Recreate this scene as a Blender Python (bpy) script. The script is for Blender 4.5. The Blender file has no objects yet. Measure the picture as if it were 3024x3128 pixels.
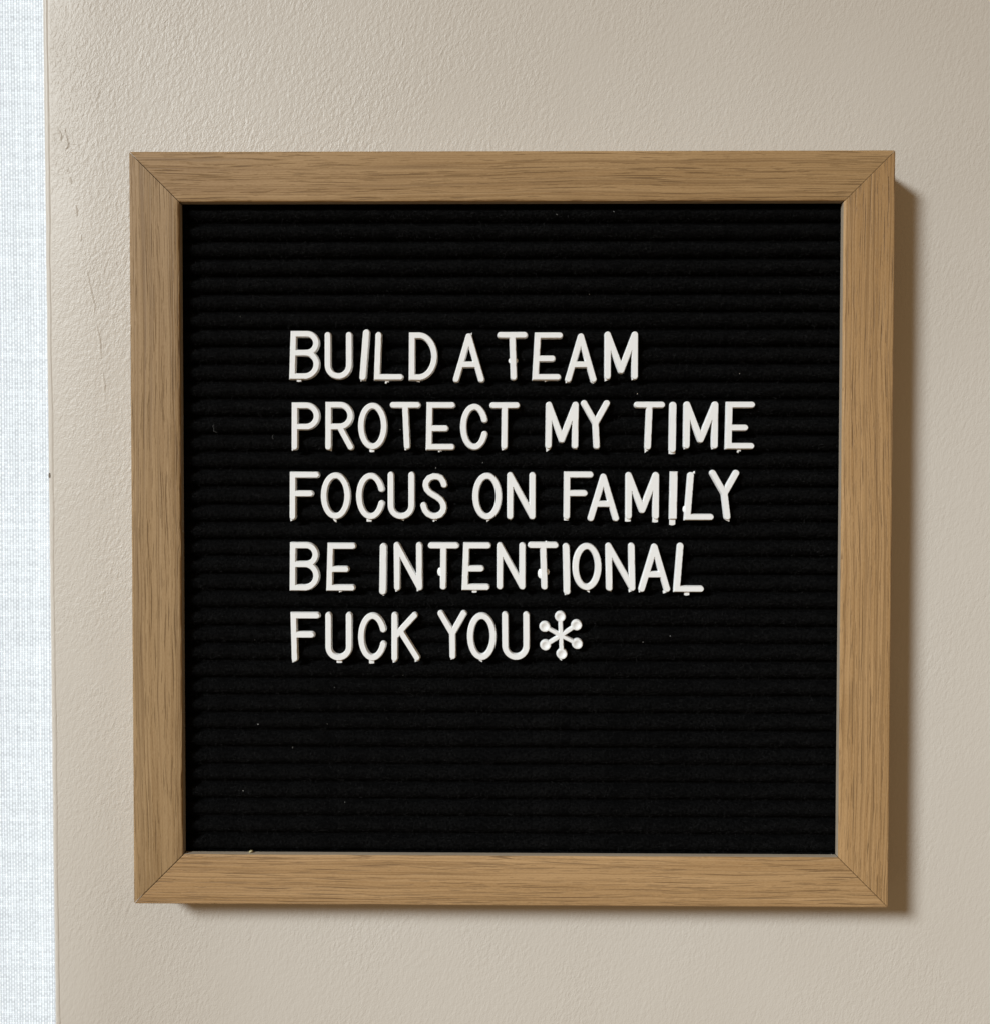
import bpy, math, random
import numpy as np
from mathutils import Matrix, Vector

random.seed(7); rng = np.random.default_rng(7)
sc = bpy.context.scene
col = sc.collection
D = 0.0165            # the frame's front stands this far off the wall (metres)

# ------------------------------------------------------------------ camera
cam_d = bpy.data.cameras.new('camera'); cam = bpy.data.objects.new('camera', cam_d); col.objects.link(cam)
cam_d.sensor_fit = 'HORIZONTAL'; cam_d.sensor_width = 36.0; cam_d.lens = 36.0*3000/3024
cam_d.clip_start = 0.01; cam_d.clip_end = 50
cam.matrix_world = Matrix(((0.999953, -0.001454, 0.009573, -0.001968),
                           (0.009602, 0.021431, -0.999724, -0.328552-D),
                           (0.001248, 0.999769, 0.021444, 0.013531),
                           (0, 0, 0, 1)))
sc.camera = cam
sc.cycles.use_denoising = True
sc.render.resolution_x = 989; sc.render.resolution_y = 1024

# ------------------------------------------------------------------ light
world = bpy.data.worlds.new('World'); sc.world = world; world.use_nodes = True
bg = world.node_tree.nodes['Background']
bg.inputs['Color'].default_value = (1.0, 0.67, 0.36, 1); bg.inputs['Strength'].default_value = 0.24
def area(name, loc, target, sx, sy, power, color, shape='ELLIPSE', spread=180):
    d = bpy.data.lights.new(name, 'AREA'); d.shape = shape; d.size = sx; d.size_y = sy
    d.energy = power; d.color = color; d.spread = math.radians(spread)
    o = bpy.data.objects.new(name, d); col.objects.link(o); o.location = loc
    o.rotation_euler = (Vector(target)-Vector(loc)).to_track_quat('-Z', 'Y').to_euler()
    return o
def spot(name, loc, target, radius, cone, power, color):
    d = bpy.data.lights.new(name, 'SPOT'); d.shadow_soft_size = radius; d.spot_size = math.radians(cone); d.spot_blend = 1.0
    d.energy = power; d.color = color
    o = bpy.data.objects.new(name, d); col.objects.link(o); o.location = loc
    o.rotation_euler = (Vector(target)-Vector(loc)).to_track_quat('-Z', 'Y').to_euler()
    return o
spot('room_lamp', (-2.80, -3.0, 1.86), (0.07, 0, -0.11), 0.54, 16.5, 1450, (0.90, 0.965, 1.0))
area('window_daylight', (-0.345, 0.13, 0), (-0.345, 0, 0), 0.36, 1.1, 1.75, (0.84, 0.93, 1.0), 'RECTANGLE')
area('window_edge_daylight', (-0.182, 0.105, 0), (-0.182, 0, 0), 0.02, 1.1, 0.17, (0.80, 0.93, 1.0), 'RECTANGLE')
vs = sc.view_settings
vs.view_transform = 'Standard'; vs.look = 'None'; vs.exposure = 0; vs.gamma = 1; vs.use_curve_mapping = False

# ------------------------------------------------------------------ node helper
def material(name):
    m = bpy.data.materials.new(name); m.use_nodes = True
    nt = m.node_tree; b = nt.nodes['Principled BSDF']
    return m, nt, b
def nd(nt, kind, ins=None, **props):
    n = nt.nodes.new('ShaderNode'+kind)
    for k, v in props.items(): setattr(n, k, v)
    for k, v in (ins or {}).items():
        s = n.inputs[k]
        if hasattr(v, 'is_output') and v.is_output: nt.links.new(v, s)
        else: s.default_value = v
    return n
def mth(nt, op, a, b=0.0, clamp=False):
    return nd(nt, 'Math', {0: a, 1: b}, operation=op, use_clamp=clamp).outputs[0]
def mapr(nt, v, a, b, c, d):
    return nd(nt, 'MapRange', {0: v, 1: a, 2: b, 3: c, 4: d}).outputs[0]
def noise(nt, vec, scale, detail=2.0, rough=0.5, dist=0.0):
    return nd(nt, 'TexNoise', {'Vector': vec, 'Scale': scale, 'Detail': detail, 'Roughness': rough, 'Distortion': dist}).outputs[0]
def vscale(nt, vec, s):
    return nd(nt, 'VectorMath', {0: vec, 1: s}, operation='MULTIPLY').outputs[0]
def mix(nt, f, a, b, mode='MIX'):
    n = nd(nt, 'Mix', {0: f, 6: a, 7: b}, data_type='RGBA', blend_type=mode)
    return n.outputs[2]
def ocoord(nt): return nd(nt, 'TexCoord').outputs['Object']
def bump(nt, h, dist, strength=1.0, normal=None):
    ins = {'Height': h, 'Distance': dist, 'Strength': strength}
    if normal is not None: ins['Normal'] = normal
    return nd(nt, 'Bump', ins).outputs[0]

# wall paint: off-white, rolled-on orange peel
def mat_wall():
    m, nt, b = material('wall_paint')
    co = ocoord(nt)
    # roller marks lean a little and run mostly up and down
    rot = nd(nt, 'VectorRotate', {'Vector': co, 'Angle': -0.32}, rotation_type='Y_AXIS').outputs[0]
    st = vscale(nt, rot, (1.0, 1.0, 0.55))
    n0 = noise(nt, st, 1150, 2.0, 0.55, 0.0)
    jit = nd(nt, 'TexNoise', {'Vector': co, 'Scale': 420.0, 'Detail': 1.0}).outputs['Color']
    sj = nd(nt, 'VectorMath', {0: st, 1: vscale(nt, jit, (0.0016, 0.0016, 0.0016))}, operation='ADD').outputs[0]
    vo = nd(nt, 'TexVoronoi', {'Vector': sj, 'Scale': 720.0}, feature='SMOOTH_F1').outputs['Distance']
    n1 = mth(nt, 'SUBTRACT', mth(nt, 'MULTIPLY', n0, 0.75), mth(nt, 'MULTIPLY', vo, 0.55))
    n2 = noise(nt, co, 2100, 1.0, 0.5)
    n3 = noise(nt, co, 28, 3.0, 0.6)
    peel = mth(nt, 'ADD', mth(nt, 'MULTIPLY', n1, 1.0), mth(nt, 'MULTIPLY', n2, 0.45))
    amp = mapr(nt, n3, 0.32, 0.68, 0.5, 1.3)
    # the paint was rolled on thicker towards the top of the window corner
    pos = nd(nt, 'SeparateXYZ', {0: co})
    thick = mapr(nt, mth(nt, 'SUBTRACT', pos.outputs[0], mth(nt, 'MULTIPLY', pos.outputs[2], 0.55)), -0.24, 0.13, 1.05, 0.52)
    amp = mth(nt, 'MULTIPLY', amp, thick)
    # the corner bead by the window was skimmed smooth
    sx = nd(nt, 'SeparateXYZ', {0: co}).outputs[0]
    bead = mapr(nt, sx, -0.1619, -0.1607, 0.12, 1.0)
    h = mth(nt, 'MULTIPLY', mth(nt, 'MULTIPLY', peel, amp), bead)
    nrm = bump(nt, h, 0.00028, 1.0)
    c = mix(nt, mapr(nt, noise(nt, co, 9, 3.0), 0.35, 0.65, 0, 1), (0.597, 0.552, 0.488, 1), (0.622, 0.580, 0.518, 1))
    nt.links.new(c, b.inputs['Base Color']); b.inputs['Roughness'].default_value = 0.44
    b.inputs['Specular IOR Level'].default_value = 0.38
    nt.links.new(nrm, b.inputs['Normal'])
    return m

# oak: rings, fibres and open pores running along the local x axis
def mat_oak(name, tint, seed):
    m, nt, b = material(name)
    co = nd(nt, 'VectorMath', {0: ocoord(nt), 1: (seed*1.37, seed*0.31, seed*0.17)}, operation='ADD').outputs[0]
    w1 = noise(nt, vscale(nt, co, (9, 45, 45)), 1.0, 2.0)
    w2 = noise(nt, vscale(nt, co, (60, 160, 160)), 1.0, 1.0)
    off = mth(nt, 'ADD', mth(nt, 'MULTIPLY', mth(nt, 'SUBTRACT', w1, 0.5), 0.006), mth(nt, 'MULTIPLY', mth(nt, 'SUBTRACT', w2, 0.5), 0.0007))
    offv = nd(nt, 'CombineXYZ', {0: 0.0, 1: off, 2: 0.0}).outputs[0]
    cw = nd(nt, 'VectorMath', {0: co, 1: offv}, operation='ADD').outputs[0]
    rings = noise(nt, vscale(nt, cw, (4, 420, 200)), 1.0, 2.0, 0.6)
    lines = noise(nt, vscale(nt, cw, (7, 1500, 700)), 1.0, 2.0, 0.6)
    fib = noise(nt, vscale(nt, cw, (60, 4200, 1800)), 1.0, 3.0, 0.6)
    mott = noise(nt, vscale(nt, co, (120, 400, 300)), 1.0, 3.0)
    s3 = nd(nt, 'SeparateXYZ', {0: cw})
    across = mth(nt, 'ADD', s3.outputs[1], s3.outputs[2])
    def pores(length, pitch, half, keep, dark):
        """open vessels: one tapered, slightly leaning nick per Voronoi cell"""
        v2 = nd(nt, 'CombineXYZ', {0: mth(nt, 'DIVIDE', s3.outputs[0], length), 1: mth(nt, 'DIVIDE', across, pitch), 2: 0.0}).outputs[0]
        vor = nd(nt, 'TexVoronoi', {'Vector': v2, 'Scale': 1.0, 'Randomness': 1.0}, voronoi_dimensions='2D')
        d = nd(nt, 'SeparateXYZ', {0: nd(nt, 'VectorMath', {0: v2, 1: vor.outputs['Position']}, operation='SUBTRACT').outputs[0]})
        rgb = nd(nt, 'SeparateColor', {0: vor.outputs['Color']})
        dx = mth(nt, 'ABSOLUTE', d.outputs[0])
        dy = mth(nt, 'ABSOLUTE', mth(nt, 'ADD', d.outputs[1], mth(nt, 'MULTIPLY', d.outputs[0], mth(nt, 'MULTIPLY', mth(nt, 'SUBTRACT', rgb.outputs[0], 0.5), 0.75))))
        ln = mapr(nt, rgb.outputs[1], 0, 1, 0.18, 0.52)
        t = mth(nt, 'DIVIDE', dx, ln)
        hw = mth(nt, 'MULTIPLY', mth(nt, 'SUBTRACT', 1.0, mth(nt, 'POWER', t, 2.0)), half/pitch)
        edge = mapr(nt, mth(nt, 'SUBTRACT', hw, dy), -0.02, 0.05, 0.0, 1.0)
        pres = mapr(nt, mth(nt, 'ADD', rgb.outputs[2], mth(nt, 'MULTIPLY', mth(nt, 'SUBTRACT', rings, 0.5), 1.2)), 1-keep-0.12, 1-keep+0.12, 0.0, dark)
        return mth(nt, 'MULTIPLY', edge, pres)
    pm1 = pores(0.0260, 0.00150, 0.000140, 0.45, 1.0)
    pm2 = pores(0.0120, 0.00100, 0.000105, 0.55, 0.75)
    pm3 = pores(0.0045, 0.00090, 0.000090, 0.35, 0.5)
    rid = noise(nt, vscale(nt, cw, (2.5, 620, 300)), 1.0, 1.0, 0.4)     # thin late-wood lines running the whole rail
    late = mapr(nt, mth(nt, 'ABSOLUTE', mth(nt, 'SUBTRACT', rid, 0.5)), 0.0, 0.035, 0.5, 0.0)
    pore = mth(nt, 'MAXIMUM', mth(nt, 'MAXIMUM', pm1, pm2), mth(nt, 'MAXIMUM', pm3, late), clamp=True)
    tone = noise(nt, vscale(nt, co, (11, 70, 40)), 1.0, 2.0)
    fleck = noise(nt, vscale(nt, co, (900, 2500, 1500)), 1.0, 2.0)
    light = (0.462*tint[0], 0.300*tint[1], 0.150*tint[2], 1); dark = (0.315*tint[0], 0.188*tint[1], 0.081*tint[2], 1)
    f = mth(nt, 'ADD', mth(nt, 'ADD', mth(nt, 'MULTIPLY', rings, 0.35), mth(nt, 'MULTIPLY', lines, 0.7)), mth(nt, 'ADD', mth(nt, 'MULTIPLY', fib, 0.35), mth(nt, 'ADD', mth(nt, 'MULTIPLY', tone, 0.5), mth(nt, 'MULTIPLY', fleck, 0.35))))
    c = mix(nt, mapr(nt, f, 0.92, 1.34, 0, 1), light, dark)
    c = mix(nt, mth(nt, 'MULTIPLY', pore, 0.66), c, (0.10, 0.053, 0.021, 1))
    hgt = mth(nt, 'SUBTRACT', mth(nt, 'MULTIPLY', fib, 0.25), pore)
    nrm = bump(nt, hgt, 0.00012, 0.8)
    nt.links.new(c, b.inputs['Base Color']); b.inputs['Roughness'].default_value = 0.55
    b.inputs['Specular IOR Level'].default_value = 0.3
    nt.links.new(nrm, b.inputs['Normal'])
    return m

def mat_felt(name, lo, hi):
    m, nt, b = material(name)
    co = ocoord(nt)
    n = noise(nt, co, 1400, 3.0, 0.7)
    nap = mapr(nt, noise(nt, vscale(nt, co, (1.0, 1.0, 1.8)), 130, 3.0, 0.6), 0.35, 0.65, 0.55, 1.5)   # brushed and rubbed patches
    n = mth(nt, 'ADD', 0.35, mth(nt, 'MULTIPLY', mth(nt, 'SUBTRACT', n, 0.35), nap))
    c = mix(nt, mapr(nt, n, 0.35, 0.7, 0, 1), (lo, lo, lo*1.04, 1), (hi, hi*1.01, hi*1.03, 1))
    nt.links.new(c, b.inputs['Base Color']); b.inputs['Roughness'].default_value = 1.0
    b.inputs['Specular IOR Level'].default_value = 0.03
    nt.links.new(bump(nt, n, 0.0005, 1.0), b.inputs['Normal'])
    return m

def mat_plastic():
    m, nt, b = material('white_plastic')
    co = ocoord(nt)
    n = noise(nt, co, 260, 3.0)
    c = mix(nt, n, (0.83, 0.84, 0.84, 1), (0.87, 0.88, 0.88, 1))
    nt.links.new(c, b.inputs['Base Color']); b.inputs['Roughness'].default_value = 0.42
    b.inputs['Specular IOR Level'].default_value = 0.4
    b.inputs['Coat Weight'].default_value = 0.15; b.inputs['Coat Roughness'].default_value = 0.3
    nt.links.new(bump(nt, noise(nt, co, 900, 2.0), 0.00005, 0.6), b.inputs['Normal'])
    return m

# blind cloth: plain weave of slubby threads, lit through by the window
def mat_blind():
    m, nt, b = material('blind_cloth')
    co = ocoord(nt)
    s = nd(nt, 'SeparateXYZ', {0: co}); x, z = s.outputs[0], s.outputs[2]
    wob = noise(nt, vscale(nt, co, (500, 1, 30)), 1.0, 2.0)
    wob2 = noise(nt, vscale(nt, co, (45, 1, 500)), 1.0, 2.0)
    u = mth(nt, 'ADD', mth(nt, 'DIVIDE', x, 0.00108), mth(nt, 'MULTIPLY', wob, 0.6))
    v = mth(nt, 'ADD', mth(nt, 'DIVIDE', z, 0.00084), mth(nt, 'MULTIPLY', wob2, 0.6))
    iu = mth(nt, 'FLOOR', u); iv = mth(nt, 'FLOOR', v)
    fu = mth(nt, 'ABSOLUTE', mth(nt, 'SUBTRACT', mth(nt, 'FRACT', u), 0.5))
    fv = mth(nt, 'ABSOLUTE', mth(nt, 'SUBTRACT', mth(nt, 'FRACT', v), 0.5))
    chk = mth(nt, 'FLOORED_MODULO', mth(nt, 'ADD', iu, iv), 2.0)
    ru = nd(nt, 'TexWhiteNoise', {'W': iu}, noise_dimensions='1D').outputs[0]
    rv = nd(nt, 'TexWhiteNoise', {'W': mth(nt, 'ADD', iv, 999.0)}, noise_dimensions='1D').outputs[0]
    rc = nd(nt, 'TexWhiteNoise', {'Vector': nd(nt, 'CombineXYZ', {0: iu, 1: iv, 2: 0.0}).outputs[0]}, noise_dimensions='3D').outputs[0]
    up = mapr(nt, fu, 0.18, 0.48, 1.0, 0.0)      # crown of a thread lying on top
    acr = mapr(nt, fv, 0.18, 0.48, 1.0, 0.0)
    warp = mth(nt, 'MULTIPLY', chk, up)
    weft = mth(nt, 'MULTIPLY', mth(nt, 'SUBTRACT', 1.0, chk), acr)
    slub = mapr(nt, rc, 0.0, 1.0, 0.1, 1.0)
    crown = mth(nt, 'MAXIMUM', mth(nt, 'MULTIPLY', up, mth(nt, 'ADD', 0.55, mth(nt, 'MULTIPLY', warp, 0.45))), mth(nt, 'MULTIPLY', weft, slub))
    val = mth(nt, 'ADD', mth(nt, 'MULTIPLY', crown, 0.62), mth(nt, 'ADD', mth(nt, 'MULTIPLY', ru, 0.20), mth(nt, 'ADD', mth(nt, 'MULTIPLY', rv, 0.14), mth(nt, 'MULTIPLY', rc, 0.08))))
    tr = nd(nt, 'BsdfTranslucent'); df = nd(nt, 'BsdfDiffuse')
    ct = mix(nt, val, (0.40, 0.41, 0.43, 1), (0.91, 0.935, 0.96, 1))
    nt.links.new(ct, tr.inputs[0])
    nt.links.new(mix(nt, val, (0.30, 0.30, 0.31, 1), (0.62, 0.62, 0.62, 1)), df.inputs[0])
    nrm = bump(nt, crown, 0.0002, 0.5); nt.links.new(nrm, df.inputs['Normal'])
    mx = nd(nt, 'MixShader', {0: 0.72}); nt.links.new(df.outputs[0], mx.inputs[1]); nt.links.new(tr.outputs[0], mx.inputs[2])
    nt.links.new(mx.outputs[0], nt.nodes['Material Output'].inputs['Surface'])
    nt.nodes.remove(b)
    return m

def mat_plain(name, c, rough=0.7):
    m, nt, b = material(name)
    n = noise(nt, ocoord(nt), 1500, 2.0)
    nt.links.new(mix(nt, n, tuple(v*0.8 for v in c)+(1,), tuple(min(1, v*1.15) for v in c)+(1,)), b.inputs['Base Color'])
    b.inputs['Roughness'].default_value = rough
    return m

WALL = mat_wall(); FELT = mat_felt('black_felt', 0.0008, 0.0060); FUZZ = mat_felt('felt_fibre', 0.006, 0.036)
PLASTIC = mat_plastic(); BLIND = mat_blind()
LINT = mat_plain('lint', (0.5, 0.5, 0.48)); LINT2 = mat_plain('dull_lint', (0.15, 0.15, 0.145)); CRUMB = mat_plain('crumb', (0.42, 0.36, 0.20)); BARE = mat_plain('bare_plaster', (0.20, 0.16, 0.12))
BACK = mat_plain('backing_board', (0.012, 0.012, 0.012))
EDGE = mat_plain('pale_oak_edge', (0.36, 0.30, 0.23), 0.5)
OAK = [mat_oak('oak_top', (0.90, 0.89, 0.86), 1), mat_oak('oak_right', (1.05, 1.02, 0.98), 5), mat_oak('oak_bottom', (1.05, 1.03, 1.02), 3), mat_oak('oak_left', (0.86, 0.88, 0.90), 8)]

# ------------------------------------------------------------------ object helpers
def W(X, Y, Z):
    """board millimetres (right, up, out of the board's front plane) to world metres"""
    return Vector((X/1000, -D - Z/1000, Y/1000))
def mesh_obj(name, verts, faces, mat, smooth=None, parent=None, loc=None):
    me = bpy.data.meshes.new(name)
    me.from_pydata([tuple(v) for v in verts], [], [tuple(f) for f in faces])
    me.materials.append(mat)
    if smooth is not None:
        me.shade_smooth(); me.set_sharp_from_angle(angle=math.radians(smooth))
    me.validate(); me.update()
    return link(name, me, parent, loc)
def link(name, me, parent=None, loc=None):
    o = bpy.data.objects.new(name, me); col.objects.link(o)
    if loc is not None: o.location = loc
    if parent is not None: adopt(o, parent)
    return o
def base_of(p):
    m = Matrix.Translation(p.location) @ p.rotation_euler.to_matrix().to_4x4()
    return base_of(p.parent) @ p.matrix_parent_inverse @ m if p.parent else m
def adopt(o, p):
    o.parent = p; o.matrix_parent_inverse = base_of(p).inverted()
def tag(o, label=None, cat=None, group=None, kind=None):
    for k, v in (('label', label), ('category', cat), ('group', group), ('kind', kind)):
        if v: o[k] = v
    return o

# ------------------------------------------------------------------ wall with its window reveal
def build_wall():
    # plan profile: reveal -> rounded corner -> skimmed bead -> rolled paint; x relative to the corner
    prof = [(0.0, 0.16), (0.0, 0.0022)]
    for k in range(1, 7):
        a = math.radians(15*k); prof.append((0.0016-0.0016*math.cos(a), 0.0016-0.0016*math.sin(a)+0.0))
    prof += [(0.0019, 0.00002), (0.00215, 0.00012), (0.0026, 0.0), (0.02, 0.0), (1.1, 0.0), (1.1, 0.16)]
    rows = []
    zs = list(np.linspace(-0.8, -0.2, 7)) + list(np.linspace(-0.19, 0.19, 96)) + list(np.linspace(0.2, 0.8, 7))
    for z in zs:
        xe = -0.1631 - 0.0040*z + (rng.normal(0, 0.00005) if abs(z) < 0.2 else 0)
        wob = 0.00012*math.sin(z*60)+0.00008*math.sin(z*171+1)
        rows.append([(xe + px + (wob if 0.0018 < px < 0.003 else 0), py, z) for px, py in prof])
    v = [p for r in rows for p in r]; n = len(prof); f = []
    for i in range(len(zs)-1):
        for j in range(n-1):
            f.append((i*n+j, i*n+j+1, (i+1)*n+j+1, (i+1)*n+j))
    f = [tuple(reversed(q)) for q in f]
    # back and ends
    f.append(tuple(range(n))); f.append(tuple((len(zs)-1)*n+j for j in reversed(range(n))))
    for i in range(len(zs)-1): f.append((i*n+n-1, (i+1)*n+n-1, (i+1)*n, i*n))
    w = mesh_obj('wall', v, f, WALL, 30)
    return tag(w, 'off white painted wall with rolled orange peel texture behind the letter board', kind='structure')
wall = build_wall()

DRIPS = [[(-159.09, 141.25), (-158.4, 139.4), (-157.39, 137.95), (-157.41, 135.68)], [(-156.11, 140.11), (-155.44, 137.04), (-155.12, 134.19), (-156.05, 132.72)],
         [(-154.84, 126.57), (-155.31, 125.43)], [(-154.63, 123.38), (-153.73, 121.1)], [(-152.52, 113.69), (-151.86, 109.7)], [(-150.53, 103.42), (-150.78, 100.8)],
         [(-148.55, 90.85), (-148.0, 86.85), (-147.3, 83.5), (-146.67, 80.56), (-145.99, 78.27), (-146.24, 75.98)],
         [(-145.5, 72.0), (-144.4, 66.5), (-143.9, 60.0)], [(-143.3, 55.0), (-142.9, 51.0), (-142.6, 47.5)]]
for pts in DRIPS:      # ridges where the paint ran and dried
    P = []
    for a, b in zip(pts[:-1], pts[1:]):
        for t in np.linspace(0, 1, 6, endpoint=False): P.append((a[0]+(b[0]-a[0])*t, a[1]+(b[1]-a[1])*t))
    P.append(pts[-1]); n = len(P); v = []; f = []
    for i, (x, y) in enumerate(P):
        t = i/(n-1); env = math.sin(math.pi*min(1, 0.12+t*0.8))**0.6
        q = P[min(i+1, n-1)]; r = P[max(i-1, 0)]
        d = np.array((q[0]-r[0], q[1]-r[1])); d /= np.linalg.norm(d)+1e-9; nx, ny = d[1], -d[0]
        hw = (0.62+0.2*random.random())*env; hh = (0.15+0.07*random.random())*env
        for k in range(7):
            s = -1+k/3
            v.append(((x+nx*hw*s)/1000, -(hh*(1-abs(s)**1.6)-0.03)/1000, (y+ny*hw*s)/1000))
    for i in range(n-1):
        for k in range(6): f.append((i*7+k, i*7+k+1, (i+1)*7+k+1, (i+1)*7+k))
    mesh_obj('paint_run', v, f, WALL, 60, wall)
# chip knocked out of the corner bead
cv = []; cf = []
for k in range(9):
    a = 2*math.pi*k/9; r = 1+0.25*random.random()
    cv.append((-0.1624+0.0003*r*math.cos(a), -0.00002, 0.0188+0.0008*r*math.sin(a)))
for k in range(9):
    a = 2*math.pi*k/9
    cv.append((-0.16255+0.0006*math.cos(a), 0.0007, 0.0188+0.0011*math.sin(a)))
cf = [tuple(range(9))]+[(k, (k+1) % 9, 9+(k+1) % 9, 9+k) for k in range(9)]
mesh_obj('paint_chip', cv, cf, BARE, None, wall)

# ------------------------------------------------------------------ roller blind in the window recess
def build_blind():
    x0, x1, y = -0.60, -0.1674, 0.040
    nx, nz = 40, 60; v = []; f = []
    for s in (0, 1):
        for j in range(nz+1):
            for i in range(nx+1):
                x = x0+(x1-x0)*i/nx; z = -0.7+1.4*j/nz
                v.append((x, y+0.0006*s+0.0009*math.sin(x*31+0.4)*math.sin(z*5+1)+0.0003*math.sin(z*23), z))
    m = (nx+1)*(nz+1)
    for j in range(nz):
        for i in range(nx):
            a = j*(nx+1)+i
            f.append((a, a+1, a+nx+2, a+nx+1))
    v = v[:m]
    b = mesh_obj('roller_blind', v, f, BLIND, 60)
    return tag(b, 'white woven roller blind glowing with daylight in the window recess', 'blind')
build_blind()

# ------------------------------------------------------------------ the letter board
FW, FH = 254.5, 253.1                 # frame outside, mm
IX0, IX1, IY0, IY1 = -110.5, 110.4, -109.7, 109.9
board = bpy.data.objects.new('letter_board', None); col.objects.link(board)
board.location = (0, -0.0005, -FH/2000); board.empty_display_size = 0.05
tag(board, 'square black felt letter board in a mitred oak frame hanging on the wall', 'letter board')

def rail(mat, length, width, cx, cy, rot, label, gaps):
    """one mitred oak rail; local x along its length, y from the outer edge inwards, z out of the board"""
    d = D*1000 - 0.4
    prof = [(0.0, -d), (0.0, -0.5), (0.08, -0.18), (0.28, -0.03), (0.6, 0.0), (width*0.25, 0.0), (width*0.5, 0.0), (width*0.75, 0.0),
            (width-0.85, 0.0), (width-0.5, -0.07), (width-0.2, -0.25), (width-0.03, -0.6), (width, -1.2), (width, -3.1), (width-5, -3.15), (width-5, -d)]
    n = len(prof); seg = 120; v = []; f = []
    wob = {}
    for e in (2, 3, 8, 9, 10, 11):
        a = rng.normal(0, 1, seg+1); a = np.convolve(a, np.ones(5)/5, 'same')+0.5*a; wob[e] = a*0.05
    ga, gb = gaps
    for i in range(seg+1):
        t = i/seg
        for j, (u, z) in enumerate(prof):
            xa = -length/2+u+ga; xb = length/2-u-gb
            q = wob[j][i] if j in wob and 0 < i < seg else 0
            v.append(((xa+(xb-xa)*t)/1000, (u+q*0.6)/1000, (z+min(0, q))/1000))
    for i in range(seg):
        for j in range(n):
            k = (j+1) % n
            f.append((i*n+j, (i+1)*n+j, (i+1)*n+k, i*n+k))
    f.append(tuple(range(n))); f.append(tuple(seg*n+j for j in reversed(range(n))))
    f = [tuple(reversed(q)) for q in f]
    o = mesh_obj('frame_rail', v, f, mat, 35)
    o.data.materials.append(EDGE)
    lip = {(11, 12), (12, 13)}               # the inner edge is coloured paler and greyer than the face
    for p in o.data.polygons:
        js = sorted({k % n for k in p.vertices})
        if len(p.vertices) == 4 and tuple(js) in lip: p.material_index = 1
    R = Matrix(((1, 0, 0), (0, 0, -1), (0, 1, 0)))          # local (x, y, z) -> world (x, -z, y)
    M = Matrix.Translation(W(cx, cy, 0)) @ R.to_4x4() @ Matrix.Rotation(rot, 4, 'Z')
    o.matrix_world = M
    loc, q, s = M.decompose(); o.location = loc; o.rotation_euler = q.to_euler()
    adopt(o, board); tag(o, label)
rail(OAK[0], FW, FH/2-IY1, 0, FH/2, math.pi, 'top oak rail', (0.10, 0.14))
rail(OAK[1], FH, FW/2-IX1, FW/2, 0, math.pi/2, 'right oak rail', (0.12, 0.10))
rail(OAK[2], FW, FH/2+IY0, 0, -FH/2, 0, 'bottom oak rail', (0.20, 0.12))
rail(OAK[3], FH, FW/2+IX0, -FW/2, 0, -math.pi/2, 'left oak rail', (0.14, 0.16))

# felt backing and its ribs
FELT_Z = -3.3                         # crown of the ribs below the frame's front
def box(x0, x1, y0, y1, z0, z1):
    v = [W(x, y, z) for z in (z0, z1) for y in (y0, y1) for x in (x0, x1)]
    f = [(0, 2, 3, 1), (4, 5, 7, 6), (0, 1, 5, 4), (2, 6, 7, 3), (0, 4, 6, 2), (1, 3, 7, 5)]
    return v, f
bv, bf = box(IX0-4.5, IX1+4.5, IY0-4.5, IY1+4.5, -8.6, -5.9)
panel = mesh_obj('felt_panel', bv, bf, FELT, None, board)
PITCH = 5.94
def rib_mesh(k, half, name='felt_rib'):
    seg, m = 330, 13
    base = rng.normal(0, 1, (seg+1, m))
    ker = np.ones(4)/4
    sm = np.apply_along_axis(lambda a: np.convolve(a, ker, 'same'), 0, base)
    edge = np.convolve(rng.normal(0, 1, seg+1), np.ones(7)/7, 'same')
    v = []; f = []
    L = IX1-IX0+7
    for i in range(seg+1):
        for j in range(m):
            s = -1+2*j/(m-1)
            z = 2.5*max(0.0, 1-abs(s)**2.1)**0.8
            y = half*s
            amp = 1.0 if 0 < j < m-1 else 0.0
            v.append(((-L/2+L*i/seg)/1000, -(z+amp*(0.13*sm[i, j]+0.04*base[i, j]))/1000, (y+amp*0.10*edge[i]+amp*0.05*sm[i, j])/1000))
    for i in range(seg):
        for j in range(m-1):
            a = i*m+j; f.append((a, a+m, a+m+1, a+1))
    f = [tuple(reversed(q)) for q in f]
    me = bpy.data.meshes.new(name); me.from_pydata(v, [], f); me.materials.append(FELT); me.shade_smooth(); me.update()
    return me
variants = [rib_mesh(k, 2.5) for k in range(5)]
RIB_Y = []
y = -104.35+0.15
ribs_y = [ -107.15 + PITCH*k for k in range(37) ]
for k, yc in enumerate(ribs_y):
    if yc-2.4 > IY1: 
        continue
    o = link('felt_rib', variants[(k*3) % 5], None, W((IX0+IX1)/2, yc+random.uniform(-0.12, 0.12), FELT_Z-2.5)); RIB_Y.append(yc)
    o.rotation_euler = (0, random.uniform(-0.0009, 0.0009), 0); adopt(o, panel)
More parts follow.
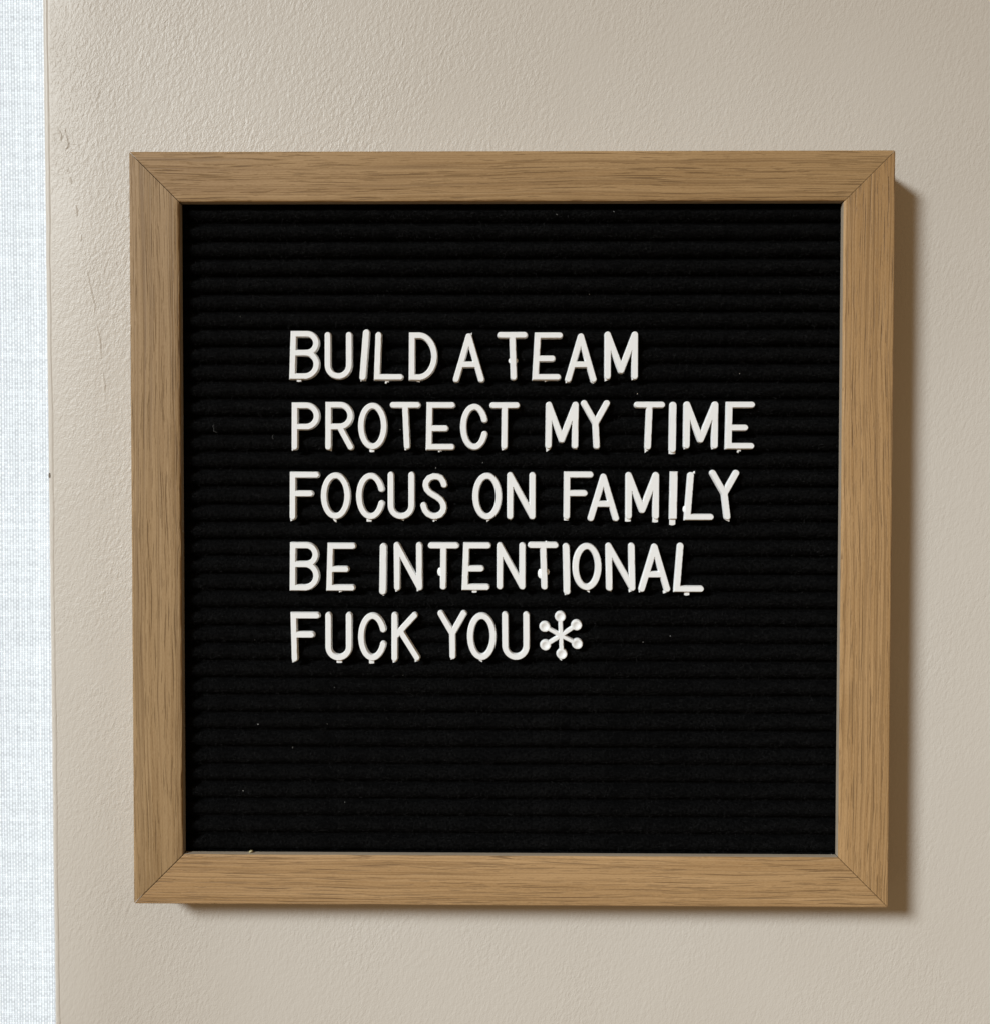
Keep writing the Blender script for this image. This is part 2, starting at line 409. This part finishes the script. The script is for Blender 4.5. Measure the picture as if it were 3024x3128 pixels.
# fuzz standing off the ribs
def fuzz(n):
    yc = np.array(RIB_Y)[rng.integers(0, len(RIB_Y), n)]
    s = rng.uniform(-0.98, 0.98, n); y0 = yc+2.5*s
    z0 = FELT_Z-2.5+2.5*np.maximum(0, 1-np.abs(s)**2.1)**0.8
    x0 = rng.uniform(IX0, IX1, n); a = rng.uniform(0, 2*np.pi, n); ln = rng.uniform(0.35, 1.3, n); cv = rng.normal(0, 1.1, n)
    up = rng.uniform(0.02, 0.22, n); w = rng.uniform(0.014, 0.03, n)
    V = np.zeros((n, 8, 3))
    x, y, z = x0.copy(), y0.copy(), z0.copy()
    for k in range(4):
        ang = a+cv*k/3
        nx, ny = -np.sin(ang)*w, np.cos(ang)*w
        V[:, 2*k, 0] = x-nx; V[:, 2*k, 1] = y-ny; V[:, 2*k+1, 0] = x+nx; V[:, 2*k+1, 1] = y+ny
        V[:, 2*k, 2] = V[:, 2*k+1, 2] = z+up*math.sin(math.pi*(k+0.3)/3.6)
        x = x+np.cos(ang)*ln/3; y = y+np.sin(ang)*ln/3
    V = V.reshape(-1, 3); w3 = np.stack([V[:, 0]/1000, -D-V[:, 2]/1000, V[:, 1]/1000], 1)
    b = np.arange(n)[:, None]*8
    F = np.concatenate([b+np.array([0, 1, 3, 2]), b+np.array([2, 3, 5, 4]), b+np.array([4, 5, 7, 6])])
    me = bpy.data.meshes.new('felt_fuzz'); me.from_pydata(w3.tolist(), [], F.tolist()); me.materials.append(FUZZ); me.update()
    o = link('felt_fuzz', me, panel); tag(o, kind='stuff')
fuzz(60000)

# ------------------------------------------------------------------ letters
LINES = [
   [('B', -74.38, 50.87, -64.05, 67.35, 0.49, None), ('U', -62.41, 50.92, -52.97, 66.99, 0.0, None), ('I', -50.75, 50.52, -48.25, 67.87, 1.2, None), ('L', -45.85, 50.61, -35.83, 66.99, 0.53, None), ('D', -34.16, 50.53, -24.38, 66.85, 0.09, None), ('A', -19.31, 49.87, -8.58, 66.54, 0.0, None), ('T', -4.56, 50.62, 5.84, 66.98, 0.0, 1.08), ('E', 7.25, 50.62, 16.97, 66.84, 0.74, None), ('A', 18.25, 49.88, 28.91, 66.53, 0.0, None), ('M', 31.38, 50.85, 42.73, 67.14, 0.0, None)],
   [('P', -73.66, 27.12, -63.97, 43.39, 0.09, None), ('R', -62.29, 27.13, -52.49, 43.57, 0.09, None), ('O', -51.23, 27.32, -41.23, 43.27, 0.0, None), ('T', -40.5, 27.42, -30.02, 43.54, 0.0, -34.66), ('E', -28.44, 27.16, -18.56, 43.5, 0.26, None), ('C', -16.87, 27.22, -7.5, 42.93, 0.0, None), ('T', -7.04, 27.45, 3.25, 43.46, 0.0, -2.01), ('M', 11.66, 27.64, 22.84, 43.65, 0.13, None), ('Y', 23.59, 27.56, 33.43, 44.18, 0.0, 28.96), ('T', 41.37, 27.31, 51.84, 43.66, 0.0, 46.07), ('I', 53.06, 26.35, 55.52, 43.62, 0.17, None), ('M', 57.89, 27.68, 69.56, 43.75, 0.13, None), ('E', 71.94, 27.56, 81.79, 43.67, 0.26, None)],
   [('F', -74.4, 3.56, -64.17, 20.02, 0.09, None), ('O', -63.85, 3.84, -53.64, 19.81, 0.0, None), ('C', -51.94, 3.77, -42.18, 19.69, 0.0, None), ('U', -41.27, 3.83, -32.02, 20.05, 0.0, None), ('S', -30.26, 3.85, -21.06, 19.53, 0.0, None), ('O', -12.75, 3.74, -2.75, 19.73, 0.0, None), ('N', -1.18, 3.85, 8.58, 19.96, 0.0, None), ('F', 17.85, 3.88, 27.89, 20.2, 0.09, None), ('A', 25.96, 3.27, 36.6, 19.46, 0.0, None), ('M', 38.6, 4.0, 49.97, 20.01, 0.0, None), ('I', 53.26, 4.02, 56.0, 20.23, 0.21, None), ('L', 58.33, 3.67, 68.34, 20.02, 1.05, None), ('Y', 66.77, 3.77, 76.86, 20.78, 0.0, 72.84)],
   [('B', -74.48, -20.38, -64.23, -3.78, 0.18, None), ('E', -62.05, -20.4, -52.13, -3.98, 0.4, None), ('I', -44.18, -21.65, -41.59, -4.09, 0.22, None), ('N', -39.13, -20.22, -29.33, -3.72, -0.13, None), ('T', -27.7, -19.92, -17.08, -3.78, 0.0, -22.52), ('E', -16.32, -20.08, -6.78, -3.76, 0.53, None), ('N', -4.6, -19.83, 5.23, -3.74, 0.0, None), ('T', 5.85, -19.85, 16.28, -3.55, 0.0, 11.55), ('I', 17.96, -21.51, 20.38, -3.98, -0.35, None), ('O', 20.87, -19.99, 30.75, -3.92, 0.0, None), ('N', 32.26, -20.23, 42.2, -3.81, -0.31, None), ('A', 43.11, -20.56, 53.88, -4.1, 0.0, None), ('L', 54.93, -20.54, 65.19, -3.77, 1.09, None)],
   [('F', -73.85, -44.45, -63.67, -27.52, -0.36, None), ('U', -62.42, -44.02, -53.19, -27.49, 0.0, None), ('C', -51.31, -44.03, -41.66, -27.64, 0.0, None), ('K', -40.04, -44.22, -30.22, -27.44, 0.0, None), ('Y', -24.47, -43.46, -14.46, -26.78, 0.0, -19.28), ('O', -14.49, -43.74, -4.59, -27.55, 0.0, None), ('U', -2.71, -43.66, 6.74, -27.17, -0.13, None), ('*', 9.75, -43.49, 24.51, -26.95, 0.0, None)],
]
STUBS = [
   [(-71.07, 50.96, 1.59, 0.75, 0), (-41.57, 50.66, 1.59, 1.14, 3), (-31.21, 50.66, 1.94, 0.61, 2), (-50.05, 50.66, 0.62, 0.35, 1), (-48.81, 50.74, 0.53, 0.35, 2), (-13.11, 66.28, 0.44, -0.53, 2), (12.04, 50.76, 1.32, 0.57, 1), (18.91, 50.14, 0.97, 0.39, 1), (27.43, 50.14, 1.32, 0.53, 2), (32.31, 51.11, 1.67, 0.7, 1), (41.18, 51.11, 1.32, 0.35, 1)],
   [(-73.18, 27.39, 0.97, 0.44, 1), (-60.7, 27.31, 1.15, 0.4, 2), (-46.55, 27.5, 1.68, 0.97, 0), (-34.89, 27.51, 1.5, 0.35, 1), (-23.71, 27.26, 1.5, 0.75, 3), (-2.1, 27.63, 1.85, 0.44, 1), (12.76, 27.99, 1.76, 1.23, 1), (21.7, 27.91, 1.67, 0.39, 2), (28.96, 27.92, 1.59, 0.35, 2), (45.76, 27.67, 1.5, 1.23, 1), (54.25, 26.62, 2.2, 0.61, 0), (58.85, 27.94, 1.5, 0.35, 1), (68.12, 27.95, 1.49, 0.35, 1), (76.59, 27.65, 1.5, 1.32, 3)],
   [(-73.43, 3.82, 1.68, 0.62, 1), (-59.11, 3.93, 1.24, 1.15, 2), (-47.51, 3.91, 1.77, 0.88, 0), (-36.41, 3.97, 1.5, 0.53, 2), (-25.48, 3.99, 1.59, 0.97, 3), (-7.32, 3.93, 1.33, 0.88, 1), (-0.04, 4.02, 0.8, 0.35, 2), (18.86, 4.1, 1.68, 0.53, 0), (39.53, 4.35, 1.85, 1.14, 0), (48.73, 4.36, 1.86, 1.41, 0), (54.5, 4.2, 1.95, 2.2, 0), (61.54, 19.8, 0.79, -0.53, 2), (72.84, 4.22, 1.76, 0.97, 2)],
   [(-57.08, -20.26, 1.51, 0.66, 1), (-42.98, -21.38, 1.06, 0.62, 2), (-37.93, -19.95, 1.77, 0.66, 1), (-30.66, -19.84, 1.77, 0.62, 1), (-11.98, -19.89, 1.68, 0.97, 0), (12.31, -3.82, 1.32, -0.62, 3), (18.93, -21.24, 1.33, 0.35, 1), (26.17, -19.85, 1.24, 0.93, 2), (33.54, -19.96, 1.24, 0.4, 2), (40.55, -20.04, 1.5, 0.57, 1), (44.0, -20.3, 1.5, 0.35, 1), (52.15, -20.37, 1.59, 0.62, 1), (59.47, -20.26, 1.68, 1.41, 0)],
   [(-72.91, -44.18, 1.69, 0.53, 1), (-57.67, -43.87, 1.86, 0.97, 0), (-46.74, -43.84, 1.77, 1.2, 0), (-38.88, -43.99, 1.69, 0.75, 1), (-31.38, -43.79, 1.77, 0.62, 1), (-19.41, -43.31, 1.33, 0.26, 1), (-9.93, -43.55, 1.33, 0.89, 2), (17.05, -43.21, 0.97, 0.62, 2)],
]
TABS = [(0, -0.08, 57.33, 0.62, -1), (0, 1.95, 57.33, 0.53, 1), (2, 58.88, 7.46, 0.88, -1), (3, -23.4, -13.8, 1.06, -1), (3, 10.56, -14.35, 1.24, -1), (3, 12.46, -13.81, 0.71, 1)]

STAR = [(17.16, -35.26), (16.92, -28.83), (11.71, -32.26), (22.41, -31.7), (11.95, -38.51), (22.69, -38.04), (17.48, -41.47)]
SPECKS = [(15.4, 106.4), (34.5, 107.3), (26.4, 79.7), (-91.1, 72.3), (-37.1, 34.2), (-86.6, -37.2), (-59.5, -53.3), (-85.6, -66.0), (-62.0, -65.8), (-73.8, -73.9), (-90.8, -88.8), (-56.1, -92.6), (105.1, -109.7), (109.2, -109.9), (-9.3, 23.1), (-25.1, 21.3), (54.1, -35.5), (44.9, -37.6), (-36.2, -49.1), (76.9, 53.1), (42.6, 46.3), (51.1, 13.6)]
RB = 1.14                             # half width of a stroke at its foot
def arc(cx, cy, rx, ry, a0, a1, n=18):
    return [(cx+rx*math.cos(math.radians(a0+(a1-a0)*k/n)), cy+ry*math.sin(math.radians(a0+(a1-a0)*k/n))) for k in range(n+1)]
def glyph(ch, X0, Y0, X1, Y1, ex):
    """stroke centre lines inside the box, and the corners that are cut square"""
    w, h = X1-X0, Y1-Y0; Xc = (X0+X1)/2
    sq = []
    if ch == 'B':
        Ym = Y0+0.555*h; r1 = (Y1-Ym)/2; r2 = (Ym-Y0)/2
        S = [[(X0, Y0), (X0, Y1)], [(X0, Y1), (X1-0.35-r1, Y1)]+arc(X1-0.35-r1, Y1-r1, r1, r1, 90, -90)+[(X0, Ym)],
             [(X0, Ym), (X1-r2, Ym)]+arc(X1-r2, Y0+r2, r2, r2, 90, -90)+[(X0, Y0)]]
        sq = [(X0, Y0), (X0, Y1)]
    elif ch == 'D':
        c = X0+0.30*w; S = [[(X0, Y0), (X0, Y1)], [(X0, Y1), (c, Y1)]+arc(c, (Y0+Y1)/2, X1-c, h/2, 90, -90, 26)+[(X0, Y0)]]
        sq = [(X0, Y0), (X0, Y1)]
    elif ch == 'E':
        Ym = Y0+0.445*h
        S = [[(X0, Y0), (X0, Y1)], [(X0, Y1), (X1-0.1, Y1)], [(X0, Ym), (X0+0.71*w, Ym)], [(X0, Y0), (X1, Y0)]]; sq = [(X0, Y0), (X0, Y1)]
    elif ch == 'F':
        Ym = Y0+0.555*h
        S = [[(X0, Y0), (X0, Y1)], [(X0, Y1), (X1, Y1)], [(X0, Ym), (X0+0.75*w, Ym)]]; sq = [(X0, Y1)]
    elif ch == 'A':
        yb = Y0+0.345*h; k = 0.345/2
        S = [[(X0, Y0), (Xc, Y1)], [(X1, Y0), (Xc, Y1)], [(X0+k*w, yb), (X1-k*w, yb)]]
    elif ch == 'M':
        S = [[(X0, Y0), (X0, Y1)], [(X0, Y1), (Xc, Y0+2.0)], [(Xc, Y0+2.0), (X1, Y1)], [(X1, Y1), (X1, Y0)]]
    elif ch == 'N':
        S = [[(X0, Y0), (X0, Y1)], [(X0, Y1), (X1, Y0)], [(X1, Y0), (X1, Y1)]]
    elif ch == 'O':
        S = [arc(Xc, (Y0+Y1)/2, w/2, h/2, 0, 360, 56)]
    elif ch == 'C':
        rx = w/1.93; S = [arc(X0+rx, (Y0+Y1)/2, rx, h/2, 21, 339, 50)]
    elif ch == 'S':
        P = [(1243, 200), (1236, 176), (1218, 150), (1190, 139), (1160, 137), (1124, 151), (1102, 180), (1098, 205), (1107, 235), (1132, 262), (1160, 280), (1190, 297), (1218, 318), (1236, 348),
             (1240, 378), (1232, 406), (1210, 430), (1180, 441), (1150, 440), (1118, 425), (1096, 400), (1086, 378), (1081, 358)]
        S = [[(X0+(x-1081)/162*w, Y1-(y-137)/304*h) for x, y in P]]
    elif ch == 'U':
        r = w/2; S = [[(X0, Y1), (X0, Y0+r*1.05)]+arc(Xc, Y0+r*1.05, r, r*1.05, 180, 360, 26)+[(X1, Y1)]]
    elif ch in 'PR':
        Ym = Y0+0.485*h; r = (Y1-Ym)/2; xr = X1 if ch == 'P' else X1-0.1
        S = [[(X0, Y0), (X0, Y1)], [(X0, Y1), (xr-r, Y1)]+arc(xr-r, Y1-r, r, r, 90, -90)+[(X0, Ym)]]; sq = [(X0, Y1)]
        if ch == 'R': S.append([(X0+0.5*w, Ym), (X1, Y0)])
    elif ch == 'K':
        S = [[(X0, Y0), (X0, Y1)], [(X0+0.05, Y0+0.50*h), (X1-0.8, Y1)], [(X0+0.30*w, Y0+0.60*h), (X1, Y0+0.02*h)]]
    elif ch == 'T':
        S = [[(X0, Y1), (X1, Y1)], [(Xc, Y1), (ex, Y0)]]
    elif ch == 'Y':
        yj = Y0+0.53*h; S = [[(X0, Y1), (Xc+0.05, yj)], [(X1, Y1), (Xc+0.05, yj)], [(Xc+0.05, yj), (ex, Y0)]]
    elif ch == 'L':
        S = [[(X0, Y0), (X0, Y1)], [(X0, Y0), (X1, Y0)]]; sq = [(X0, Y0)]
    else:
        S = [[(Xc, Y0), (Xc, Y1)]]
    return S, sq
def seg_dist(px, py, a, b):
    ax, ay = a; bx, by = b; dx, dy = bx-ax, by-ay
    t = np.clip(((px-ax)*dx+(py-ay)*dy)/(dx*dx+dy*dy+1e-12), 0, 1)
    return np.hypot(px-ax-t*dx, py-ay-t*dy)
def letter_field(strokes, squares, shear, y0, h, r, discs=()):
    rb = r
    def fn(px, py):
        qx = px-shear*(py-y0)/h
        d = np.full(px.shape, 1e9)
        for S in strokes:
            for a, b in zip(S[:-1], S[1:]): d = np.minimum(d, seg_dist(qx, py, a, b)+(RB-rb))
        for sx, sy in squares: d = np.minimum(d, np.maximum(np.abs(qx-sx), np.abs(py-sy))+(RB-rb))
        for cx, cy, rr in discs: d = np.minimum(d, np.hypot(qx-cx, py-cy)+(RB-rr))
        return d
    return fn
R1, R2, ZT, ZS = 1.05, 0.87, 1.75, 1.22      # shoulder and face contours, face and shoulder heights
def letter_mesh(fn, bx0, by0, bx1, by1, discs=()):
    g = 0.17
    xs = np.arange(bx0-0.5, bx1+0.5, g); ys = np.arange(by0-0.5, by1+0.5, g)
    X, Y = np.meshgrid(xs, ys)
    def grad(x, y):
        e = 0.01
        gx = fn(x+e, y)-fn(x-e, y); gy = fn(x, y+e)-fn(x, y-e); L = np.hypot(gx, gy)+1e-9
        return gx/L, gy/L
    for _ in range(2):
        d = fn(X, Y); gx, gy = grad(X, Y); mv = np.zeros_like(d)
        for Rk in (R1, R2):
            near = np.abs(d-Rk) < (0.62*g if Rk == R1 else 0.4*g); mv = np.where(near, Rk-d, mv)
        X = X+gx*mv; Y = Y+gy*mv
    d = fn(X, Y)
    inside = d <= R1+0.02
    Z = np.where(d <= R2+0.004, ZT, ZT+(ZS-ZT)*np.clip((d-R2)/(R1-R2), 0, 1))
    for cx, cy, rr in discs:
        rho = np.hypot(X-cx, Y-cy); Z = Z-np.where(rho < rr*0.62, 0.30*(1-(rho/(rr*0.62))**2), 0)
    H, Wd = X.shape; idx = -np.ones((H, Wd), int); idx[inside] = np.arange(inside.sum())
    V = [(X[i, j], Y[i, j], Z[i, j]) for i, j in zip(*np.nonzero(inside))]
    F = []
    for i in range(H-1):
        for j in range(Wd-1):
            q = [idx[i, j], idx[i, j+1], idx[i+1, j+1], idx[i+1, j]]; q = [k for k in q if k >= 0]
            if len(q) >= 3: F.append(tuple(q))
    # side walls: boundary edges dropped to the felt with a little draft
    from collections import Counter
    cnt = Counter(); dirn = {}
    for f in F:
        for a, b in zip(f, f[1:]+f[:1]):
            k = (min(a, b), max(a, b)); cnt[k] += 1; dirn[k] = (a, b)
    bd = [dirn[k] for k, c in cnt.items() if c == 1]
    bv = sorted({a for e in bd for a in e}); low = {}
    A = np.array([(V[k][0], V[k][1]) for k in bv])
    for _ in range(4):                       # seat the rim exactly on the shoulder contour
        gx, gy = grad(A[:, 0], A[:, 1]); e = R1-fn(A[:, 0], A[:, 1]); A = A+np.stack([gx*e, gy*e], 1)
    gx, gy = grad(A[:, 0], A[:, 1])
    for n_, k in enumerate(bv): V[k] = (A[n_, 0], A[n_, 1], ZS)
    for n_, k in enumerate(bv):
        low[k] = len(V); V.append((A[n_, 0]+gx[n_]*0.09, A[n_, 1]+gy[n_]*0.09, 0.0))
    top = list(F)
    for k in range(int(inside.sum())):
        if k not in low: low[k] = len(V); V.append((V[k][0], V[k][1], 0.0))
    for a, b in bd: F.append((a, low[a], low[b], b))
    F += [tuple(low[k] for k in reversed(f)) for f in top]
    return V, F
ORD = ['first', 'second', 'third', 'fourth', 'fifth', 'sixth', 'seventh', 'eighth', 'ninth', 'tenth', 'eleventh']
WORDS = [['BUILD', 'A', 'TEAM'], ['PROTECT', 'MY', 'TIME'], ['FOCUS', 'ON', 'FAMILY'], ['BE', 'INTENTIONAL'], ['FUCK', 'YOU', '*']]
LINE_NAME = ['top line', 'second line', 'third line', 'fourth line', 'bottom line']
def label_for(li, n):
    k = 0
    for w in WORDS[li]:
        if n < k+len(w):
            p = n-k; ch = w[p]
            if ch == '*': return 'white plastic asterisk with six round tipped arms ending the bottom line'
            if len(w) == 1: return f'white plastic letter {ch} standing alone between BUILD and TEAM in the top line'
            place = 'last' if p == len(w)-1 else ORD[p]
            if li == 4: word = 'the first word' if w[0] == 'F' else 'the word YOU'
            else: word = f'the word {w}'
            return f'white plastic letter {ch}, {place} letter of {word} in the {LINE_NAME[li]}'
        k += len(w)
LETTER_Z = FELT_Z+0.12
letters = []
for li, row in enumerate(LINES):
    for n, (ch, x0, y0, x1, y1, sl, ex) in enumerate(row):
        r = RB; discs = []
        if ch == '*':
            c = STAR[0]; strokes = [[c, p] for p in STAR[1:]]; sq = []; r = 0.80; discs = [(p[0], p[1], 1.9) for p in STAR[1:]]; sl = 0
        else:
            if ch == 'I': r = min(1.32, (x1-x0)/2)
            strokes, sq = glyph(ch, x0+r, y0+r, x1-r, y1-r, ex)
            if ch == 'I' and li == 2: sq = [((x0+x1)/2, y0+r), ((x0+x1)/2, y1-r)]
        fn = letter_field(strokes, sq, sl, y0+r, (y1-y0-2*r), r, discs)
        V, F = letter_mesh(fn, min(x0, x0+sl), y0, max(x1, x1+sl), y1, discs)
        cx = (x0+x1)/2
        vv = [((vx-cx)/1000, -vz/1000, (vy-y0)/1000) for vx, vy, vz in V]
        # a hand-set letter: never quite flat or seated alike
        o = mesh_obj('plastic_asterisk' if ch == '*' else 'plastic_letter', vv, F, PLASTIC, 32, None, W(cx, y0, LETTER_Z))
        o.rotation_euler = (random.uniform(-0.002, 0.006), 0, random.uniform(-0.006, 0.006))
        tag(o, label_for(li, n), 'symbol' if ch == '*' else 'letter', 'white letters pressed into the felt')
        letters.append((li, x0, x1, y0, o))
def owner(li, x):
    return min((l for l in letters if l[0] == li), key=lambda l: max(l[1]-x, x-l[2], 0)+0.01*abs((l[1]+l[2])/2-x))[4]
# torn sprue stubs left on the letters' feet
for li, row in enumerate(STUBS):
    for (x, y, w, h, st) in row:
        o = owner(li, x); rn = random.random
        s = 1 if h > 0 else -1; hh = abs(h)+0.1; y = y+s*0.1
        top = [(-w/2, 0.25), (w/2, 0.25)]
        if st == 0: low = [(w*0.50, -hh*0.9), (w*0.18, -hh*1.0), (-w*0.2, -hh*1.02), (-w*0.52, -hh*0.93)]
        elif st == 1: low = [(w*0.46, -hh*0.2), (w*0.2, -hh*0.55), (-w*0.12, -hh*0.75), (-w*0.42, -hh*1.05)]
        elif st == 2: low = [(w*0.42, -hh*1.0), (w*0.1, -hh*0.8), (-w*0.16, -hh*0.6), (-w*0.46, -hh*0.15)]
        else: low = [(w*0.45, -hh*0.62), (w*0.12, -hh*0.5), (-w*0.08, -hh*1.0), (-w*0.4, -hh*0.8), (-w*0.3, -hh*0.4)]
        poly = [(px, py*s) for px, py in top+[(a+0.06*(rn()-0.5), b+0.05*(rn()-0.5)) for a, b in low]]
        if s > 0: poly = poly[::-1]
        zb, zt = 0.15, 0.85+0.3*rn(); m = len(poly)
        mx = sum(p[0] for p in poly)/m; my = sum(p[1] for p in poly)/m
        v = [W(x+px, y+py, LETTER_Z+zb) for px, py in poly]+[W(x+px*0.93, y+py*0.95, LETTER_Z+zt-0.12*rn()) for px, py in poly]
        v.append(W(x+mx, y+my, LETTER_Z+zt+0.05))
        f = [(k, (k+1) % m, m+(k+1) % m, m+k) for k in range(m)]+[(m+k, m+(k+1) % m, 2*m) for k in range(m)]+[tuple(range(m))[::-1]]
        mesh_obj('sprue_stub', v, f, PLASTIC, 40, o)
# thin moulding flash bulging from a few stems
for li, x, y, r, sd in TABS:
    o = owner(li, x); m = 16; v = []; f = []
    for z, k in ((0.2, 1.0), (0.62, 1.0), (0.78, 0.82)):
        for i in range(m):
            a = 2*math.pi*i/m; v.append(W(x+sd*0.25*r+r*k*math.cos(a)*0.8, y+1.35*r*k*math.sin(a), LETTER_Z+z))
    for s in (0, m):
        for i in range(m): f.append((s+i, s+(i+1) % m, s+m+(i+1) % m, s+m+i))
    f.append(tuple(range(2*m, 3*m))); f.append(tuple(range(m))[::-1])
    mesh_obj('moulding_flash', v, f, PLASTIC, 40, o)

# ------------------------------------------------------------------ lint and a crumb
def lump(name, X, Y, Z, sx, sy, sz, mat, rot=0):
    v = []; f = []; nu, nv = 8, 5
    for j in range(nv+1):
        t = math.pi*j/nv
        for i in range(nu):
            a = 2*math.pi*i/nu; k = 1+0.45*(random.random()-0.5)
            px, py, pz = sx*k*math.sin(t)*math.cos(a), sy*k*math.sin(t)*math.sin(a), sz*math.cos(t)
            v.append(((px*math.cos(rot)-py*math.sin(rot))/1000, -pz/1000, (px*math.sin(rot)+py*math.cos(rot))/1000))
    for j in range(nv):
        for i in range(nu): f.append((j*nu+i, j*nu+(i+1) % nu, (j+1)*nu+(i+1) % nu, (j+1)*nu+i))
    return mesh_obj(name, v, f, mat, 50, None, W(X, Y, Z))
for i, (X, Y) in enumerate(SPECKS):
    e = random.choice((1.0, 1.6, 2.6)); s = random.uniform(0.07, 0.14)
    tag(lump('lint_speck', X, Y, FELT_Z+0.12, s*e, s, 0.10, LINT if i % 3 else LINT2, random.uniform(0, 3)), 'tiny pale lint speck clinging to the black felt', 'lint', 'lint specks on the felt')
for X, Y, R0, a0, a1 in ((-98.5, 34.8, 1.9, 150, 250), (-79.5, 31.6, 0.9, 120, 230)):
    v = []; f = []                     # stray pale hairs caught on the ribs
    for k in range(13):
        a = math.radians(a0+(a1-a0)*k/12); rr = R0*(1+0.1*math.sin(k))
        for s_ in (-0.022, 0.022): v.append(W(X+(rr+s_)*math.cos(a), Y+(rr+s_)*math.sin(a), FELT_Z+0.12+0.1*math.sin(k/4)))
    for k in range(12): f.append((2*k, 2*k+1, 2*k+3, 2*k+2))
    tag(mesh_obj('lint_hair', v, f, LINT2), 'fine curved pale hair caught on the black felt ribs', 'lint', 'stray hairs on the felt')
tag(lump('crumb', -87.9, IY0+0.42, -2.2, 0.75, 0.45, 0.6, CRUMB, 0.3), 'pale yellow crumb lying on the inner ledge of the bottom frame rail', 'crumb')
